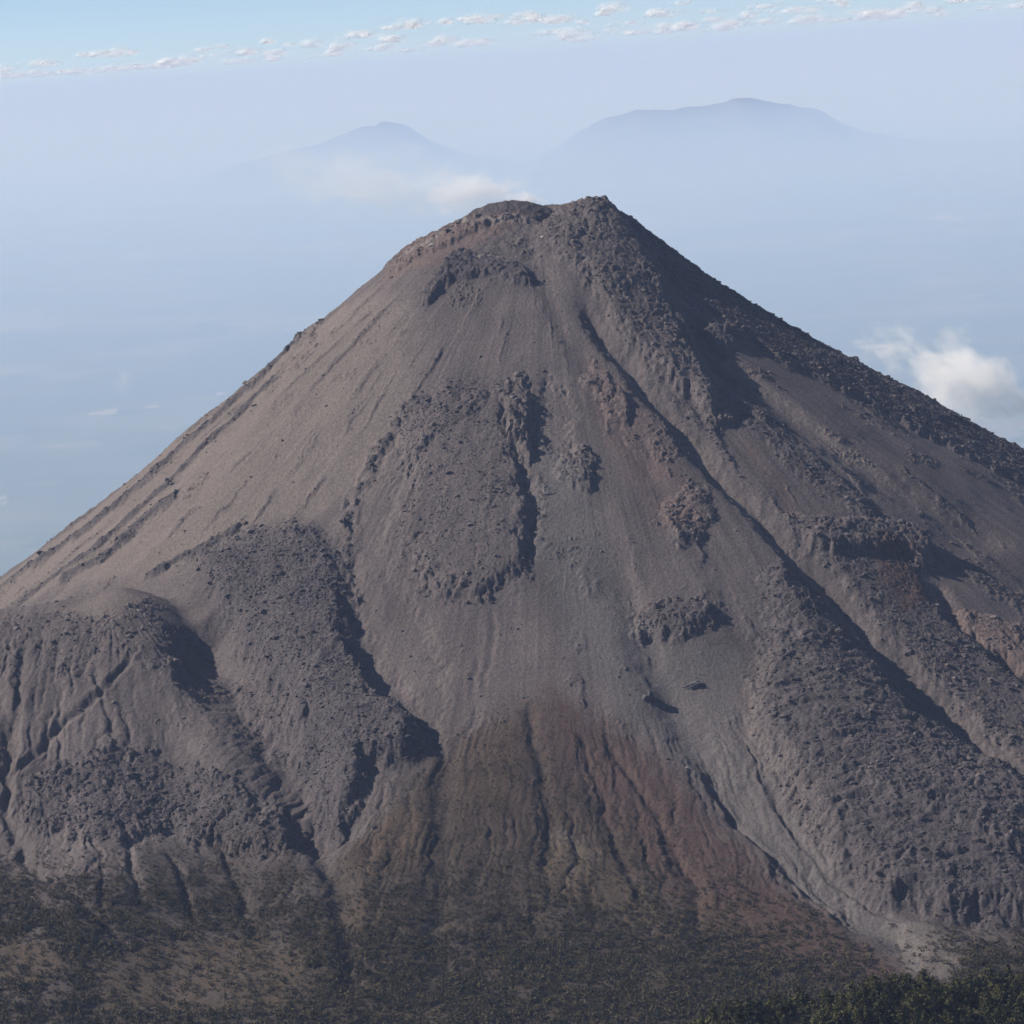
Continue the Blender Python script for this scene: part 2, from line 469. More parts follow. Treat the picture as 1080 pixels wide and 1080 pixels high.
tint('brown', [(555, 735), (600, 755), (660, 795), (720, 850), (790, 915), (870, 975), (950, 1025), (940, 1100), (300, 1100), (340, 930), (372, 900),
               (420, 850), (455, 800), (505, 770)], 1.0, 30)
tint('ochre', [(490, 790), (540, 755), (560, 800), (540, 860), (500, 850)], 0.6, 25)
tint('ochre', [(365, 905), (420, 850), (450, 860), (440, 905), (390, 930)], 0.8, 14)
tint_line('ochre', [(382, 950), (378, 985)], 7, 1.0)
tint_line('ochre', [(405, 945), (398, 985)], 7, 1.0)
tint('ochre', [(720, 940), (800, 960), (850, 1000), (800, 1010), (730, 985)], 0.6, 25)
tint('tan', [(790, 700), (815, 690), (812, 740), (790, 790), (786, 750)], 1.0, 9)
tint('tan', [(792, 780), (830, 790), (870, 880), (885, 925), (850, 890), (815, 830)], 0.6, 14)
tint_line('tan', [(640, 372), (720, 452), (790, 540), (850, 600), (900, 660)], 7, 0.8)
tint_line('tan', [(770, 380), (830, 425), (900, 480), (960, 520)], 10, 0.9)
tint('grey', [(560, 420), (640, 560), (650, 640), (700, 680), (780, 690), (780, 780), (830, 860), (900, 945), (960, 985), (1025, 1010),
              (960, 1025), (900, 980), (800, 900), (735, 820), (660, 760), (600, 680), (560, 560)], 0.8, 22)
tint('pale', [(940, 975), (985, 980), (1025, 1015), (1000, 1030), (955, 1025)], 1.0, 8)
tint_line('pale', [(505, 273), (520, 271), (535, 274)], 3.0, 1.0)
tint_line('pale', [(425, 275), (455, 258), (490, 236), (520, 236), (562, 231)], 6.0, 0.9)
tint('pale', [(575, 870), (615, 880), (640, 930), (600, 930)], 0.5, 20)
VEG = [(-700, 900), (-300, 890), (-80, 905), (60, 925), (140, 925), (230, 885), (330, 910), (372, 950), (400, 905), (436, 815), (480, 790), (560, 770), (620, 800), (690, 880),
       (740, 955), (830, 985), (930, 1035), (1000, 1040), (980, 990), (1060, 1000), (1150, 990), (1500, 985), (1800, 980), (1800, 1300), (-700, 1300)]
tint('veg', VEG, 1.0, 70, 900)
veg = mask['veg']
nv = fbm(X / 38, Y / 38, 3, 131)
clear = np.zeros(H.shape, np.float32)
for pts in ([(90, 1020), (180, 990), (300, 985), (330, 1010), (320, 1060), (200, 1075), (110, 1070)],
            [(-40, 985), (60, 995), (80, 1030), (0, 1040), (-40, 1040)], [(560, 885), (620, 890), (700, 960), (720, 1000), (640, 960), (580, 930)]):
    sl, d = poly_inside(pts, 120)
    clear[sl] = np.maximum(clear[sl], sstep(-20, 20, d))


def C(r, g, b):
    return np.array([r, g, b], np.float32)


ash = C(0.112, 0.097, 0.096)
alb = np.empty(H.shape + (3,), np.float32); alb[:] = ash
n1 = fbm(X / 130, Y / 130, 3, 111)[..., None]
alb *= 1 + 0.25 * n1
alb *= 1 + 0.26 * by_zone(lambda u, r: fbm(u / 70 + wx / 30, r / 260, 3, 118))[..., None]
alb *= 1 + 0.20 * (by_zone(lambda u, r: perlin(u / 19 + wx / 45, r / 300, 112) + 0.7 * perlin(u / 7 + wx / 60, r / 200, 113)))[..., None] * (1 - ra[..., None] * 0.8)


def blend(c, m, cap=1.0):
    global alb
    m = np.clip(m, 0, cap)[..., None]
    alb = alb * (1 - m) + c * m


def edge_noise(m, a=0.5):
    return np.clip(m * (1 + a * fbm(X / 22, Y / 22, 3, 121)), 0, 1)


blend(C(0.188, 0.162, 0.146), edge_noise(mask['tan'], 1.0), 0.5)
blend(C(0.058, 0.054, 0.061), edge_noise(mask['dark'] * (0.75 + 0.5 * patch)), 0.9)
blend(C(0.116, 0.109, 0.110), edge_noise(mask['grey']), 0.8)
blend(C(0.150, 0.110, 0.100), edge_noise(mask['pink'], 0.8), 0.55)
blend(C(0.072, 0.057, 0.047), edge_noise(mask['brown'], 0.5), 0.8)
blend(C(0.072, 0.047, 0.042), edge_noise(mask['red'], 0.9), 0.85)
blend(C(0.110, 0.076, 0.046), edge_noise(mask['ochre'], 0.9) * 0.6, 0.6)
blend(C(0.20, 0.182, 0.172), edge_noise(mask['pale'], 0.6), 0.85)
alb *= (1 + 0.35 * (np.maximum(ra, ba) * (cid2 - 0.45)))[..., None]
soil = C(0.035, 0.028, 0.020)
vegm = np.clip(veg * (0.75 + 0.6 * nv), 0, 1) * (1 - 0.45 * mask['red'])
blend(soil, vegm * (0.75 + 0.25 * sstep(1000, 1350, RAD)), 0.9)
blend(C(0.082, 0.064, 0.044), clear * veg * (0.7 + 0.7 * nv), 0.7)
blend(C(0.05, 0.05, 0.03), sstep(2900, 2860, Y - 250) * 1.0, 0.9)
ALB = np.empty(Xg.shape + (4,), np.float32)
_r = np.hypot(Xg - AXX, Yg - AXY)
_g = sstep(1500, 2300, _r + 160 * fbm(Xg / 260, Yg / 260, 3, 171))[..., None]
_f = np.maximum(_g, sstep(1450, 1650, _r)[..., None] * (Yg < 4600)[..., None])
ALB[..., :3] = np.array([0.105, 0.089, 0.086]) * (1 - _f) + np.array([0.05, 0.046, 0.028]) * _f
ALB[..., 3] = 1
alb *= np.array([0.94, 0.915, 0.89], np.float32)      # overall: dark andesite
_k = sstep(0, 45, border)[..., None]
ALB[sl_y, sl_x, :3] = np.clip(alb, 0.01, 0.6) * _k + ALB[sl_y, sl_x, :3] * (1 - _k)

# ----------------------------------------------------------------- mesh helpers


def link(o, parent=None):
    COL.objects.link(o)
    if parent is not None:
        o.parent = parent
    return o


def mesh_np(name, V, Fq, mat, smooth=True, parent=None, color=None, link_it=True):
    me = bpy.data.meshes.new(name)
    V = np.ascontiguousarray(V, np.float32); Fq = np.ascontiguousarray(Fq, np.int32)
    n = Fq.shape[1]
    me.vertices.add(len(V)); me.vertices.foreach_set('co', V.ravel())
    me.loops.add(Fq.size); me.loops.foreach_set('vertex_index', Fq.ravel())
    me.polygons.add(len(Fq)); me.polygons.foreach_set('loop_start', np.arange(0, Fq.size, n, dtype=np.int32))
    me.polygons.foreach_set('use_smooth', np.full(len(Fq), smooth))
    me.update(calc_edges=True)
    if color is not None:
        at_ = me.color_attributes.new('albedo', 'FLOAT_COLOR', 'POINT')
        at_.data.foreach_set('color', np.ascontiguousarray(color, np.float32).ravel())
    me.materials.append(mat)
    o = bpy.data.objects.new(name, me)
    if link_it:
        link(o, parent)
    return o


def tag(o, label=None, cat=None, group=None, kind=None):
    if label: o['label'] = label
    if cat: o['category'] = cat
    if group: o['group'] = group
    if kind: o['kind'] = kind
    return o


# ----------------------------------------------------------------- materials
def new_mat(name):
    m = bpy.data.materials.new(name); m.use_nodes = True
    nt = m.node_tree; nt.nodes.clear()
    out = nt.nodes.new('ShaderNodeOutputMaterial')
    return m, nt, out


def N(nt, typ, **kw):
    n = nt.nodes.new(typ)
    for k_, v_ in kw.items():
        if k_.startswith('in_'):
            n.inputs[k_[3:].replace('_', ' ')].default_value = v_
        else:
            setattr(n, k_, v_)
    return n


def rock_material(name, scale, bump, fixed=None, var=0.5):
    m, nt, out = new_mat(name)
    b = N(nt, 'ShaderNodeBsdfPrincipled', in_Roughness=0.95)
    b.inputs['Specular IOR Level'].default_value = 0.12
    geo = N(nt, 'ShaderNodeNewGeometry')
    nz = N(nt, 'ShaderNodeTexNoise', in_Scale=scale, in_Detail=7.0, in_Roughness=0.72)
    nt.links.new(geo.outputs['Position'], nz.inputs['Vector'])
    mr = N(nt, 'ShaderNodeMapRange')
    mr.inputs['From Min'].default_value = 0.3; mr.inputs['From Max'].default_value = 0.7
    mr.inputs['To Min'].default_value = 1 - var * 0.5; mr.inputs['To Max'].default_value = 1 + var * 0.5
    nt.links.new(nz.outputs['Fac'], mr.inputs['Value'])
    mul = N(nt, 'ShaderNodeVectorMath', operation='SCALE')
    if fixed is None:
        at_ = N(nt, 'ShaderNodeAttribute', attribute_name='albedo')
        nt.links.new(at_.outputs['Color'], mul.inputs[0])
    else:
        mul.inputs[0].default_value = fixed
    nt.links.new(mr.outputs['Result'], mul.inputs['Scale'])
    nt.links.new(mul.outputs['Vector'], b.inputs['Base Color'])
    bp = N(nt, 'ShaderNodeBump'); bp.inputs['Strength'].default_value = 1.0; bp.inputs['Distance'].default_value = bump
    nt.links.new(nz.outputs['Fac'], bp.inputs['Height'])
    nt.links.new(bp.outputs['Normal'], b.inputs['Normal'])
    nt.links.new(b.outputs['BSDF'], out.inputs['Surface'])
    return m


M_ROCK = rock_material('volcanic_slope', 0.24, 3.2, var=0.8)
M_GROUND = rock_material('valley_soil', 0.12, 2.0)


def plain_material():
    m, nt, out = new_mat('farmland_plain')
    b = N(nt, 'ShaderNodeBsdfPrincipled', in_Roughness=0.95)
    b.inputs['Specular IOR Level'].default_value = 0.1
    geo = N(nt, 'ShaderNodeNewGeometry')
    vo = N(nt, 'ShaderNodeTexVoronoi', in_Scale=0.0011); vo.distance = 'MANHATTAN'
    nt.links.new(geo.outputs['Position'], vo.inputs['Vector'])
    cr = N(nt, 'ShaderNodeValToRGB')
    e = cr.color_ramp.elements
    e[0].position = 0.0; e[0].color = (0.075, 0.095, 0.06, 1)
    e[1].position = 1.0; e[1].color = (0.21, 0.195, 0.15, 1)
    for p_, c_ in ((0.35, (0.13, 0.14, 0.08, 1)), (0.6, (0.145, 0.145, 0.095, 1)), (0.85, (0.17, 0.16, 0.115, 1))):
        k_ = e.new(p_); k_.color = c_
    sx = N(nt, 'ShaderNodeSeparateColor')
    nt.links.new(vo.outputs['Color'], sx.inputs['Color'])
    nt.links.new(sx.outputs['Red'], cr.inputs['Fac'])
    nz = N(nt, 'ShaderNodeTexNoise', in_Scale=0.00022, in_Detail=5.0)
    nt.links.new(geo.outputs['Position'], nz.inputs['Vector'])
    r2 = N(nt, 'ShaderNodeValToRGB')
    r2.color_ramp.elements[0].position = 0.42; r2.color_ramp.elements[1].position = 0.58
    nt.links.new(nz.outputs['Fac'], r2.inputs['Fac'])
    mx = N(nt, 'ShaderNodeMix', data_type='RGBA')
    mx.inputs[6].default_value = (0.085, 0.105, 0.07, 1)
    nt.links.new(r2.outputs['Color'], mx.inputs[0]); nt.links.new(cr.outputs['Color'], mx.inputs[7])
    nt.links.new(mx.outputs[2], b.inputs['Base Color'])
    nt.links.new(b.outputs['BSDF'], out.inputs['Surface'])
    return m


M_PLAIN = plain_material()


def leaf_material(name, c0, c1, scale=0.08):
    m, nt, out = new_mat(name)
    b = N(nt, 'ShaderNodeBsdfPrincipled', in_Roughness=0.85)
    b.inputs['Specular IOR Level'].default_value = 0.2
    geo = N(nt, 'ShaderNodeNewGeometry')
    nz = N(nt, 'ShaderNodeTexNoise', in_Scale=scale, in_Detail=4.0, in_Roughness=0.7)
    nt.links.new(geo.outputs['Position'], nz.inputs['Vector'])
    cr = N(nt, 'ShaderNodeValToRGB')
    cr.color_ramp.elements[0].position = 0.32; cr.color_ramp.elements[0].color = (*c0, 1)
    cr.color_ramp.elements[1].position = 0.68; cr.color_ramp.elements[1].color = (*c1, 1)
    nt.links.new(nz.outputs['Fac'], cr.inputs['Fac'])
    nt.links.new(cr.outputs['Color'], b.inputs['Base Color'])
    nt.links.new(b.outputs['BSDF'], out.inputs['Surface'])
    return m


M_LEAF = leaf_material('scrub_leaves', (0.016, 0.019, 0.010), (0.102, 0.080, 0.036), 0.05)
M_PINE = leaf_material('pine_needles', (0.014, 0.022, 0.010), (0.100, 0.095, 0.034), 0.035)
M_BARK = leaf_material('bark', (0.05, 0.035, 0.025), (0.10, 0.075, 0.055), 0.5)

# ----------------------------------------------------------------- terrain objects
idx = np.arange(NX * NY).reshape(NY, NX)
quads = np.stack([idx[:-1, :-1], idx[:-1, 1:], idx[1:, 1:], idx[1:, :-1]], -1)
cxm = 0.5 * (Xg[:-1, :-1] + Xg[1:, 1:]); cym = 0.5 * (Yg[:-1, :-1] + Yg[1:, 1:])
rad_f = np.hypot(cxm - AXX, cym - AXY)
front = np.clip(-(cym - AXY) / np.maximum(rad_f, 1), 0, 1)
foot = 2600 - 1000 * front ** 1.5
cls = np.where(rad_f < foot, 0, np.where((cym < 4200) & (np.abs(cxm) < 4000), 1, 2))
VV = np.stack([Xg, Yg, Z], -1).reshape(-1, 3); CC = ALB.reshape(-1, 4)


def submesh(name, sel, mat):
    q_ = quads[sel].reshape(-1, 4)
    used = np.zeros(len(VV), bool); used[q_.ravel()] = True
    remap = np.cumsum(used) - 1
    return mesh_np(name, VV[used], remap[q_], mat, color=CC[used])


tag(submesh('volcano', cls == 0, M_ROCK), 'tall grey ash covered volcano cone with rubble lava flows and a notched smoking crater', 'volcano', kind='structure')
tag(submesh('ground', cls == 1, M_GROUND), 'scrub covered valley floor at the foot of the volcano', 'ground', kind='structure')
tag(submesh('plain', cls == 2, M_PLAIN), 'wide blue hazy farmland plain stretching to the horizon', 'plain', kind='structure')

# ----------------------------------------------------------------- rubble scattered on the flows (stuff)


def ico(sub):
    import bmesh
    bm = bmesh.new(); bmesh.ops.create_icosphere(bm, subdivisions=sub, radius=1)
    v_ = np.array([v.co[:] for v in bm.verts]); f_ = np.array([[l.index for l in f.verts] for f in bm.faces]); bm.free()
    return v_, f_


ICO1 = ico(1); ICO2 = ico(2); ICO3 = ico(3)


def rock_shape(base, r_, amp=0.35):
    v_, f_ = base
    v_ = v_.copy()
    for _ in range(6):                      # planar cuts make it angular
        n_ = r_.normal(size=3); n_ /= np.linalg.norm(n_)
        d_ = v_ @ n_; c_ = r_.uniform(0.45, 0.8)
        v_ = v_ - np.maximum(d_ - c_, 0)[:, None] * n_[None]
    v_ *= (1 + amp * 0.3 * r_.normal(size=(len(v_), 1)))
    return v_ * np.array([r_.uniform(0.8, 1.3), r_.uniform(0.8, 1.2), r_.uniform(0.6, 1.0)])


def scatter(protos, pts, scl, name, mat, smooth, sink=0.2, color=None, tilt=True):
    Vs = []; Fs = []; Cs = []; off = 0
    pid = rng.integers(0, len(protos), len(pts)); ang = rng.uniform(0, 2 * PI, len(pts))
    for k_, (v_, f_) in enumerate(protos):
        s_ = np.where(pid == k_)[0]
        if not len(s_): continue
        ca, sa = np.cos(ang[s_]), np.sin(ang[s_])
        sc_ = scl[s_]
        if sc_.ndim == 1: sc_ = np.repeat(sc_[:, None], 3, 1)
        vx = (v_[None, :, 0] * ca[:, None] - v_[None, :, 1] * sa[:, None]) * sc_[:, 0:1]
        vy = (v_[None, :, 0] * sa[:, None] + v_[None, :, 1] * ca[:, None]) * sc_[:, 1:2]
        vz = v_[None, :, 2] * sc_[:, 2:3]
        P_ = np.stack([vx, vy, vz], -1) + pts[s_][:, None, :]
        n_ = len(v_)
        Vs.append(P_.reshape(-1, 3)); Fs.append((f_[None] + (np.arange(len(s_)) * n_)[:, None, None]).reshape(-1, f_.shape[1]) + off)
        if color is not None:
            Cs.append(np.repeat(color[s_], n_, 0))
        off += len(s_) * n_
    return mesh_np(name, np.concatenate(Vs), np.concatenate(Fs), mat, smooth, color=None if color is None else np.concatenate(Cs))


cell = (Y[1:, :] - Y[:-1, :]).mean()
cy1d = Y[:, 0]; cx1d = X[0]


def pick(weight, n, ymin=3620):
    """n random points of the core, drawn with the given weight"""
    ok = (cy1d >= ymin)
    w = weight * ok[:, None]
    p_ = np.cumsum(w.ravel().astype(np.float64)); p_ /= p_[-1]
    k_ = np.searchsorted(p_, rng.random(n))
    j, i = np.divmod(k_, w.shape[1])
    x = cx1d[i] + rng.uniform(-0.8, 0.8, n); y = cy1d[j] + rng.uniform(-0.9, 0.9, n)
    return x, y, j, i


rub_w = np.clip(np.maximum(ra, ba), 0, 1) ** 2 * (1 - 0.8 * vegm) * patch + 0.012 * (RAD < 1200) * (1 - vegm)
n = 60000
x, y, j, i = pick(rub_w * (Y < 5600), n)
s = 0.8 + 0.8 * rng.pareto(3.0, n); s = np.minimum(s, 5.5)
pts = np.stack([x, y, height(x, y) + 0.15 * s], -1)
cc = np.concatenate([np.clip(alb[j, i] * rng.uniform(0.8, 1.35, (n, 1)), 0.02, 0.5), np.ones((n, 1))], 1)
protos = [(rock_shape(ICO1, rng), ICO1[1]) for _ in range(10)]
M_RUB = rock_material('lava_rubble', 0.5, 0.8)
tag(scatter(protos, pts, s, 'rubble', M_RUB, False, color=cc), 'grey lava rubble strewn over the flows of the volcano', 'rubble', kind='stuff')

# ----------------------------------------------------------------- big boulders one can point to
M_BLD = {'dark': rock_material('dark_lava_block', 0.4, 1.2, (0.085, 0.080, 0.085)),
         'grey': rock_material('grey_lava_block', 0.4, 1.2, (0.15, 0.135, 0.125)),
         'pale': rock_material('pale_altered_block', 0.4, 1.0, (0.36, 0.33, 0.30))}


def full_hit(u, v):
    return hit(u, v, lambda a, b: height(a, b))


for u, v, w, h_, kind_, lab in (
        (555, 735, 9, 5, 'dark', 'lone dark boulder on smooth scree just above the brown gullied apron'),
        (731, 724, 17, 8, 'dark', 'long dark rock outcrop in the grey debris chute left of the big lobe'),
        (683, 738, 11, 16, 'dark', 'tall dark rock mass standing in scree above the reddish fan'),
        (580, 519, 9, 9, 'grey', 'grey knob of rock beside the right edge of the central bulge'),
        (537, 452, 9, 13, 'grey', 'upright buttress of pale grey rock at the head of the central bulge'),
        (903, 673, 5, 4, 'pale', 'small pale boulder on the bank of the long ravine at right'),
        (725, 811, 3.5, 4, 'pale', 'small pale block at the left margin of the debris chute'),
        (571, 250, 4, 4, 'pale', 'white block under the notch at the right of the crater rim'),
        (514, 253, 3.2, 4, 'pale', 'white block on ash slope below the middle of the crater rim'),
        (456, 259, 5.5, 6, 'pale', 'large whitish boulder on the left shoulder of the crater rim'),
        (148, 645, 4, 6, 'pale', 'pale slab of rock on top of the rounded left dome')):
    P = full_hit(u, v)
    vv = rock_shape(ICO3, rng, 0.25)
    nn = fbm(vv[:, 0] * 2 + vv[:, 2], vv[:, 1] * 2, 3, int(u))
    vv = vv * (1 + 0.22 * nn[:, None]) * np.array([w, w * 0.8, h_])
    o = mesh_np('boulder', vv, ICO3[1], M_BLD[kind_], False)
    o.location = (P[0], P[1], P[2] - 0.1 * h_)
    tag(o, lab, 'boulder')

# ----------------------------------------------------------------- scrub (stuff) and pine trees


def leaf_clump(n_, r_, flat=1.0):
    """many small leaf faces filling a lumpy volume"""
    c_ = r_.normal(size=(n_, 3)); c_ /= np.linalg.norm(c_, axis=1)[:, None]
    lob = 1 + 0.35 * np.sin(c_[:, :1] * 3 + r_.uniform(0, 6)) * np.cos(c_[:, 1:2] * 4 + r_.uniform(0, 6))
    c_ = c_ * (r_.uniform(0.45, 1.0, (n_, 1))) * lob * np.array([1, 1, flat])
    a = r_.normal(size=(n_, 3)); a /= np.linalg.norm(a, axis=1)[:, None]
    b = np.cross(a, r_.normal(size=(n_, 3))); b /= np.linalg.norm(b, axis=1)[:, None]
    s_ = r_.uniform(0.16, 0.34, (n_, 1))
    V_ = np.stack([c_ - a * s_ - b * s_ * 0.6, c_ + a * s_ - b * s_ * 0.6, c_ + a * s_ * 0.6 + b * s_ * 0.7, c_ - a * s_ * 0.7 + b * s_ * 0.5], 1).reshape(-1, 3)
    V_[:, 2] += 0.75 * flat
    return V_, np.arange(n_ * 4).reshape(-1, 4)


scrub_protos = [leaf_clump(26, rng, 0.8) for _ in range(8)]
dens = np.clip(veg * (0.55 + 1.3 * nv), 0, 1) * (1 - 0.85 * clear) * (1 - 0.75 * mask['red']) * (1 - mask['pale']) * (1 - np.clip(mask['ochre'], 0, 1) * 0.5)
thick = sstep(1180, 1560, RAD)
wt = np.maximum(dens * (0.6 + 0.4 * thick), 0.5 * mask['brown'] * (1 - 0.5 * mask['red']) * sstep(-0.35, 0.3, nv + 0.4 * perlin(X / 14, Y / 14, 151)) * sstep(1000, 1150, RAD)) + 0.15 * veg * (1 - 0.6 * clear)
n = 105000
x, y, j, i = pick(wt, n)
s = rng.uniform(1.0, 2.6, n) * (0.6 + 1.0 * thick[j, i]) * (0.8 + 0.5 * rng.random(n) ** 4)
pts = np.stack([x, y, height(x, y)], -1)
sc3 = np.stack([s, s, s * rng.uniform(0.8, 1.5, n)], -1)
tag(scatter(scrub_protos, pts, sc3, 'scrub', M_LEAF, False), 'dark olive scrub and low woodland covering the foot of the volcano', 'scrub', kind='stuff')

# unbroken wood on the near spur behind and below the individual trees
n = 16000
x = rng.uniform(-250, 560, n); y = rng.uniform(2430, 3200, n)
sp_w = np.minimum.reduce([seg_dist(x, y, a, b)[0] for a, b in ((SP0, SP1), (SP1, SP2), (SP2, SP3))])
keep = (sp_w < 190) & (rng.random(n) < 0.75)
x, y = x[keep], y[keep]; n = len(x)
s = rng.uniform(2.0, 4.2, n)
pts = np.stack([x, y, height(x, y)], -1)
tag(scatter(scrub_protos, pts, np.stack([s, s, s * rng.uniform(0.9, 1.7, n)], -1), 'forest_understorey', M_PINE, False),
    'dense dark green understorey of the near wooded spur', 'understorey', kind='stuff')


def pine_parts(r_, broad):
    """tapered trunk with limbs; crown of drooping needle clumps in whorls"""
    V_ = []; F_ = []; o_ = 0

    def tube(p, q_, r0, r1, n_=5):
        nonlocal o_
        p = np.array(p, float); q_ = np.array(q_, float)
        d = (q_ - p) / np.linalg.norm(q_ - p); a = np.cross(d, [0.3, 0.9, 0.1]); a /= np.linalg.norm(a); b = np.cross(d, a)
        t = np.linspace(0, 2 * PI, n_, endpoint=False)
        ring = np.cos(t)[:, None] * a + np.sin(t)[:, None] * b
        V_.append(np.concatenate([p + ring * r0, q_ + ring * r1])); 
        F_.append(np.array([[k_, (k_ + 1) % n_, n_ + (k_ + 1) % n_, n_ + k_] for k_ in range(n_)]) + o_); o_ += 2 * n_
    bend = r_.uniform(-0.03, 0.03, 2)
    tube((0, 0, -0.08), (bend[0], bend[1], 0.55), 0.032, 0.02, 7)
    tube((bend[0], bend[1], 0.55), (bend[0] * 1.6, bend[1] * 1.6, 0.95), 0.02, 0.004, 6)
    cV = []; cn = 0
    for lv in np.linspace(0.22 if not broad else 0.3, 0.97, 9):
        rad = (0.40 if broad else 0.24) * (1 - lv) ** 0.55 * r_.uniform(0.75, 1.2) + 0.025
        if broad: rad *= 0.75 + 0.6 * math.sin(lv * PI)
        k_n = max(3, int(6 * rad / 0.2))
        for q_ in range(k_n):
            a = r_.uniform(0, 2 * PI); rr = rad * r_.uniform(0.55, 1.1)
            tip = np.array([math.cos(a) * rr + bend[0], math.sin(a) * rr + bend[1], lv + r_.uniform(-0.04, 0.02)])
            if lv < 0.8 and q_ < 3:
                tube((bend[0], bend[1], lv), tip * np.array([0.8, 0.8, 1]), 0.008, 0.003, 4)
            for _ in range(11):
                f_ = r_.uniform(0.35, 1.05)
                c_ = np.array([tip[0] * f_, tip[1] * f_, tip[2]]) + r_.normal(size=3) * 0.028
                a1 = r_.normal(size=3); a1 /= np.linalg.norm(a1); b1 = np.cross(a1, r_.normal(size=3)); b1 /= np.linalg.norm(b1)
                s_ = r_.uniform(0.022, 0.045)
                cV.append([c_ - a1 * s_ - b1 * s_, c_ + a1 * s_ - b1 * s_ * 0.6, c_ + a1 * s_ * .5 + b1 * s_, c_ - a1 * s_ * .8 + b1 * s_ * .7])
    return (np.concatenate(V_), np.concatenate(F_)), (np.array(cV).reshape(-1, 3), np.arange(len(cV) * 4).reshape(-1, 4))


TREE = []
for k_ in range(8):
    (tv, tf), (cv, cf) = pine_parts(rng, k_ % 2 == 1)
    tr = mesh_np('trunk', tv, tf, M_BARK, True, link_it=False); cr_ = mesh_np('crown', cv, cf, M_PINE, False, link_it=False)
    TREE.append((tr.data, cr_.data))
    bpy.data.objects.remove(tr); bpy.data.objects.remove(cr_)


def pine(x, y, size, label, group):
    k_ = int(rng.integers(0, len(TREE)))
    e = bpy.data.objects.new('pine_tree', None); e.empty_display_size = 1
    e.location = (x, y, float(height(x, y)) - 0.2); e.scale = (size * rng.uniform(0.8, 1.35),) * 2 + (size,)
    e.rotation_euler = (0, 0, rng.uniform(0, 6.28))
    link(e); tag(e, label, 'tree', group)
    link(bpy.data.objects.new('trunk', TREE[k_][0]), e)
    link(bpy.data.objects.new('crown', TREE[k_][1]), e)


# crest and face of the near spur
cnt = 0
for _ in range(4000):
    if cnt >= 200: break
    u = rng.uniform(725, 1085)
    crest = np.interp(u, [720, 800, 860, 940, 1000, 1080], [1085, 1062, 1052, 1040, 1031, 1022])
    v = crest + 2 + rng.uniform(0, 1) ** 1.4 * 62
    if v > 1092: continue
    P = full_hit(u, v)
    if P[1] > 3300: continue
    pine(P[0], P[1] + rng.uniform(-4, 4), rng.uniform(8, 19), 'dark green tree in the close stand on the near spur at lower right', 'trees of the near spur')
    cnt += 1
cnt = 0
for _ in range(4000):
    if cnt >= 100: break
    u = rng.uniform(0, 800); v = rng.uniform(985, 1085)
    P = full_hit(u, v)
    jj = int(np.clip(np.searchsorted(cy1d, P[1]), 0, len(cy1d) - 1)); ii = int(np.clip(np.searchsorted(cx1d, P[0]), 0, len(cx1d) - 1))
    if P[1] < 3300 or rng.random() > dens[jj, ii] + 0.05: continue
    pine(P[0], P[1], rng.uniform(6.5, 11), 'dark pine standing above the scrub on the valley floor', 'pines on the valley floor')
    cnt += 1

# ----------------------------------------------------------------- distant mountains
M_MTN = rock_material('forested_mountain', 0.0006, 60, (0.11, 0.12, 0.10))


def mountain(name, prof, Yd, depth, label, seed):
    """a range whose crest follows the given skyline; real flanks fall away on both sides"""
    us = np.linspace(prof[0][0], prof[-1][0], 260)
    vs = np.interp(us, [p_[0] for p_ in prof], [p_[1] for p_ in prof])
    # smooth the crest
    kker = np.ones(9) / 9; vs = np.convolve(np.pad(vs, 4, 'edge'), kker, 'valid')
    P = np.array([at(a, b, Yd) for a, b in zip(us, vs)])
    tt = np.linspace(-1, 1, 61)
    Xm = np.repeat(P[:, 0][:, None], 61, 1); Ym = Yd + tt[None] * depth + 0 * Xm
    crest = np.maximum(P[:, 2][:, None], 5)
    prof_t = (1 - np.abs(tt)) ** 1.25
    ridge = fbm(Xm / 2500, Ym / 2500, 4, seed, ridged=True)
    Zm = crest * prof_t[None] * (1 + 0.16 * ridge * (np.abs(tt)[None] > 0.02)) - 30 * (np.abs(tt)[None] > 0.97)
    id_ = np.arange(260 * 61).reshape(260, 61)
    q_ = np.stack([id_[:-1, :-1], id_[1:, :-1], id_[1:, 1:], id_[:-1, 1:]], -1).reshape(-1, 4)
    o = mesh_np(name, np.stack([Xm, Ym, Zm], -1).reshape(-1, 3), q_, M_MTN)
    tag(o, label, 'mountain', kind='structure')


mountain('mountain', [(60, 235), (180, 205), (255, 172), (300, 160), (345, 152), (375, 140), (410, 132), (435, 137), (455, 150), (500, 166), (560, 172), (640, 190), (720, 220)], 97000, 9000,
         'faint blue mountain on the left, its rounded peak above the low haze', 5)
mountain('mountain', [(470, 235), (540, 185), (575, 162), (610, 142), (650, 124), (690, 116), (730, 116), (758, 113), (775, 107), (800, 107), (830, 115), (862, 118), (885, 132),
                      (930, 144), (990, 150), (1060, 148), (1120, 146), (1200, 150)], 88000, 9000,
         'broad blue mountain on the right with a small bump on its top', 9)

# ----------------------------------------------------------------- pale sheds, fields and smoke on the plain
M_PALE = rock_material('pale_quarry_ground', 0.01, 0.5, (0.27, 0.24, 0.21), 0.3)


def plain_hit(u, v):
    d = ray(u, v); t = (EYE[2] - 70) / -d[2]
    return EYE + d * t


